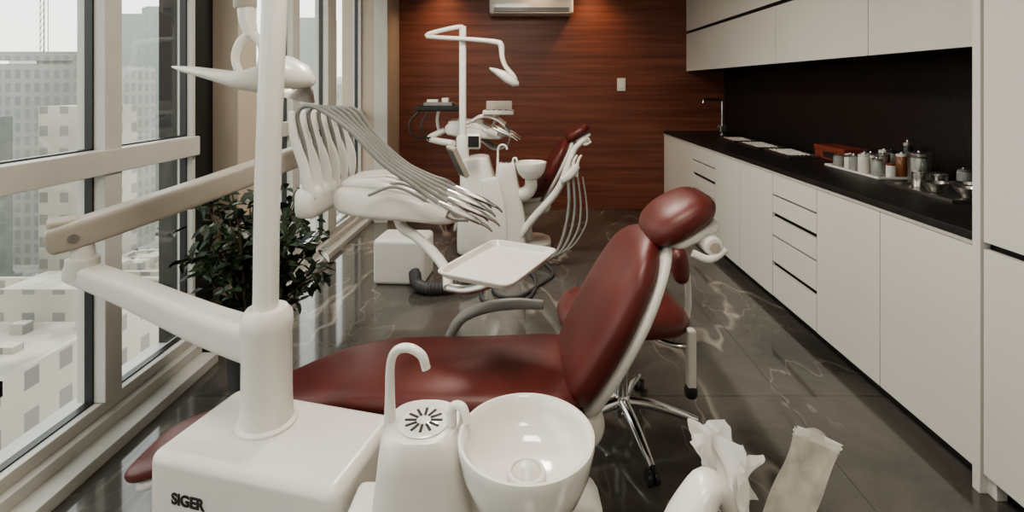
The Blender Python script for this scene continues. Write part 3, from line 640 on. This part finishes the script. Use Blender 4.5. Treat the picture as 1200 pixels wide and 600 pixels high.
# ------------------------------------------------------------------ tissues and sleeve
def crumple(name,c,su,sv,bend,seed,amp=.02,m=M_paper,parent=None,n=36,fine=1.0,sharp=32,taper=0):
    bm=bmesh.new(); c=V(c);su=V(su);sv=V(sv); nn=su.cross(sv).normalized(); g=[]
    def ridge(x): return 1-abs(x)*2.0
    for i in range(n+1):
        row=[]
        for j in range(n+1):
            a=i/n*2-1; b=j/n*2-1
            wq=1+taper*b
            p=c+su*a*wq*(1+.06*math.sin(b*5+seed))+sv*b*(1+.05*math.sin(a*4+seed))
            t=ridge(noise.noise(V((a*.9+seed,b*.7,seed))))*1.1+ridge(noise.noise(V((a*1.8+seed,b*1.1,3))))*.4+noise.noise(V((a*4,b*4,seed)))*.08
            p+=nn*((t-1)*amp*fine+bend(a,b))+su.normalized()*noise.noise(V((a*1.3,b*1.3,seed+9)))*amp*.8
            row.append(bm.verts.new(p))
        g.append(row)
    for i in range(n):
        for j in range(n): bm.faces.new((g[i][j],g[i+1][j],g[i+1][j+1],g[i][j+1]))
    return mesh_from_bm(name,bm,m,parent,sharp=sharp)
ti=empty('tissue',(.34,.87,.70))
crumple('sheet',(.342,.87,.765),(.034,.0,-.010),(-.012,.02,.082),lambda a,b:.02*a*a-.02*b*b,2.3,.026,parent=ti,taper=.35)
crumple('fold',(.335,.90,.785),(.028,.02,.006),(-.028,.01,.058),lambda a,b:.025*a*a,5.1,.022,parent=ti,taper=.2)
crumple('fold_2',(.368,.88,.750),(.022,.02,.0),(.006,.01,.060),lambda a,b:.02*a*a,8.4,.022,parent=ti,taper=.2)
sl=empty('plastic_sleeve',(.40,.83,.70))
crumple('film',(.425,.815,.800),(.038,.004,-.018),(.060,.028,.082),lambda a,b:.008*a*a-.008*b*b,7.7,.003,M_sleeve,sl,taper=.10,sharp=60)
crumple('film_seal',(.481,.842,.874),(.041,.004,-.019),(.005,.002,.006),lambda a,b:.008*a*a-.006,7.7,.001,M_paper,sl,sharp=60)
t2=empty('tissue',(.46,.79,.70))
crumple('sheet',(.460,.79,.715),(.040,.01,-.006),(.003,.02,.030),lambda a,b:.015*a*a-.02*b*b,11.2,.022,parent=t2)

# ------------------------------------------------------------------ city outside
GZ=-28; rects=[]
def addb(bm_,lo,hi):
    bm_box(bm_,lo,hi); rects.append((lo[0],lo[1],hi[0],hi[1]))
def hit(x0,y0,x1,y1): return any(x0<r[2] and x1>r[0] and y0<r[3] and y1>r[1] for r in rects)
bm=bmesh.new(); bm_box(bm,(-900,-500,GZ-1),(60,1000,GZ)); mesh_from_bm('ground_street',bm,M_ground,None,False)
wb=bmesh.new()
for lo,hi in [((-60,30,GZ),(-31,47,-17)),((-44,51,GZ),(-34,58,-18)),((-31,14,GZ),(-26.5,27,-20)),((-44,20,GZ),(-33,27,-21)),((-57,60,GZ),(-50,66,-1)),((-40,66,GZ),(-30,90,-16))]:
    addb(wb,lo,hi)
r3=random.Random(5)
for lo,hi,z in (((-58,31),(-33,46),-17),((-43,52),(-35,57),-18),((-43,21),(-34,26),-21),((-39,67),(-31,89),-16)):
    for k in range(26):
        px=r3.uniform(lo[0],hi[0]); py=r3.uniform(lo[1],hi[1]); s=r3.uniform(.3,1.0); bm_box(wb,(px-s,py-s*.7,z),(px+s,py+s*.7,z+r3.uniform(.3,1.3)))
for (x0,y0,x1,y1,z) in ((-60,30,-31,47,-17),(-44,51,-34,58,-18),(-44,20,-33,27,-21),(-31,14,-26.5,27,-20)):
    for a in ((x0,y0,x1,y0+.4),(x0,y1-.4,x1,y1),(x0,y0,x0+.4,y1),(x1-.4,y0,x1,y1)): bm_box(wb,(a[0],a[1],z),(a[2],a[3],z+.9))
for (x0,y0,x1,y1) in ((-52,34,-46,39),(-41,40,-35,44)): bm_box(wb,(x0,y0,-17),(x1,y1,-14.5))
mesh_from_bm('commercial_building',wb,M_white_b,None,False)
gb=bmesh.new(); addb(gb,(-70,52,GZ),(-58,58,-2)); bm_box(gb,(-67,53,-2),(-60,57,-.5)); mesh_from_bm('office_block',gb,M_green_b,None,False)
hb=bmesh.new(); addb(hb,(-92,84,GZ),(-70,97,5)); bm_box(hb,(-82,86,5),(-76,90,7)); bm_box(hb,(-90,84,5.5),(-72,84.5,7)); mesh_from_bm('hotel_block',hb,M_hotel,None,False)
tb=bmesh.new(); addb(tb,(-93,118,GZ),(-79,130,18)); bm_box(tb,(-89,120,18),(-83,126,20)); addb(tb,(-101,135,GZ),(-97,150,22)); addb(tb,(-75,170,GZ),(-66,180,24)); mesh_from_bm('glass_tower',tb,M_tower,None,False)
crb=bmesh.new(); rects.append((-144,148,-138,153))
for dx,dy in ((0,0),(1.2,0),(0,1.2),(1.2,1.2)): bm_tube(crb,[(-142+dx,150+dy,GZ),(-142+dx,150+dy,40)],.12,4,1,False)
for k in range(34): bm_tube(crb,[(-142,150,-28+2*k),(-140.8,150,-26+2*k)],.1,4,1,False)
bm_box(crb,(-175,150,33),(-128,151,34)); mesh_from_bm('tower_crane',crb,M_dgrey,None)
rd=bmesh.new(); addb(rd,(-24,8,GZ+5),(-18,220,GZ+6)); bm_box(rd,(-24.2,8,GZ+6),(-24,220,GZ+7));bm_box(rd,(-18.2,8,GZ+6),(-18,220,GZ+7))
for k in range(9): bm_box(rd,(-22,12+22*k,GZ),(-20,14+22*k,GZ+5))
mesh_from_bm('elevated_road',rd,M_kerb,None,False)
cb=bmesh.new(); rr=random.Random(11)
for gx in range(-20,0):
    for gy in range(-4,28):
        x=-30+gx*20+rr.uniform(-3,3); y=gy*20+rr.uniform(-3,3)
        if x>-62 and y<62: continue
        if rr.random()<.10: continue
        w=rr.uniform(4.5,8.5); d=rr.uniform(4.5,8.5); far=math.hypot(x,y)
        if hit(x-w,y-d,x+w,y+d): continue
        h=rr.uniform(9,21)+ (rr.uniform(0,12) if far>150 else 0)
        if far>220 and rr.random()<.12: h+=rr.uniform(8,22)
        addb(cb,(x-w,y-d,GZ),(x+w,y+d,GZ+h))
        for k in range(3):
            px=x+rr.uniform(-.7,.7)*w; py=y+rr.uniform(-.7,.7)*d; s=rr.uniform(.8,2.0)
            bm_box(cb,(px-s,py-s,GZ+h),(px+s,py+s,GZ+h+rr.uniform(.8,2.2)))
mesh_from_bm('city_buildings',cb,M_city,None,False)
cs=bmesh.new(); r4=random.Random(8)
for k in range(260):
    x=round(r4.uniform(-85,-26)/6)*6.0; y=r4.uniform(16,120)
    if hit(x-3,y-3,x+3,y+3): continue
    a,b=(1,2.2)
    bm_box(cs,(x-a,y-b,GZ+.3),(x+a,y+b,GZ+.95),.2,2); bm_box(cs,(x-a*.85,y-b*.55,GZ+.95),(x+a*.85,y+b*.5,GZ+1.5),.2,2)
    bm_box(cs,(x-a,y-b*.75,GZ),(x+a,y-b*.45,GZ+.5)); bm_box(cs,(x-a,y+b*.45,GZ),(x+a,y+b*.75,GZ+.5)); rects.append((x-a,y-b,x+a,y+b))
mesh_from_bm('parked_cars',cs,M_car,None,False)
tr=bmesh.new(); r2=random.Random(3)
for k in range(420):
    x=r2.uniform(-90,-14); y=r2.uniform(15,140); s=r2.uniform(1.2,3.0)
    if hit(x-s*1.4,y-s*1.4,x+s*1.4,y+s*1.4): continue
    t=bmesh.new(); bmesh.ops.create_icosphere(t,subdivisions=2,radius=s)
    for v in t.verts: v.co=v.co*(1+.35*noise.noise(v.co*.8+V((k,0,0))))+V((x,y,GZ+s*1.1))
    me=bpy.data.meshes.new('t'); t.to_mesh(me); t.free(); tr.from_mesh(me)
    bm_tube(tr,[(x,y,GZ),(x,y,GZ+s)],.25,5,1,False)
mesh_from_bm('street_trees',tr,M_tree,None)

# ------------------------------------------------------------------ light
w=bpy.data.worlds.new('World'); scn.world=w; w.use_nodes=True; nt=w.node_tree; N=nt.nodes; L=nt.links
bg=N['Background']; tc=N.new('ShaderNodeTexCoord'); sp=N.new('ShaderNodeSeparateXYZ'); L.new(tc.outputs['Generated'],sp.inputs[0])
rp=N.new('ShaderNodeValToRGB'); e=rp.color_ramp.elements
e[0].position=.0; e[0].color=(.80,.80,.75,1); e[1].position=.8; e[1].color=(.68,.72,.74,1)
L.new(sp.outputs['Z'],rp.inputs['Fac']); L.new(rp.outputs['Color'],bg.inputs['Color']); bg.inputs['Strength'].default_value=2.9
s=bpy.data.lights.new('sun','SUN'); s.energy=2.4; s.angle=math.radians(6); s.color=(1,.91,.78)
so=bpy.data.objects.new('sun',s); so.rotation_euler=(math.radians(25),math.radians(38),0); link(so)

# ------------------------------------------------------------------ camera
cam=bpy.data.cameras.new('camera'); co=bpy.data.objects.new('camera',cam); link(co)
co.location=(0,0,1.456); co.rotation_euler=(math.radians(90),0,0)
cam.sensor_width=36; cam.sensor_fit='HORIZONTAL'; cam.lens=18; cam.shift_x=-15/1200; cam.shift_y=-200/1200; cam.clip_start=.05; cam.clip_end=2000
scn.camera=co
scn.view_settings.view_transform='AgX'
try: scn.view_settings.look='AgX - Medium High Contrast'
except Exception as ex: print(ex)
scn.view_settings.exposure=0.22
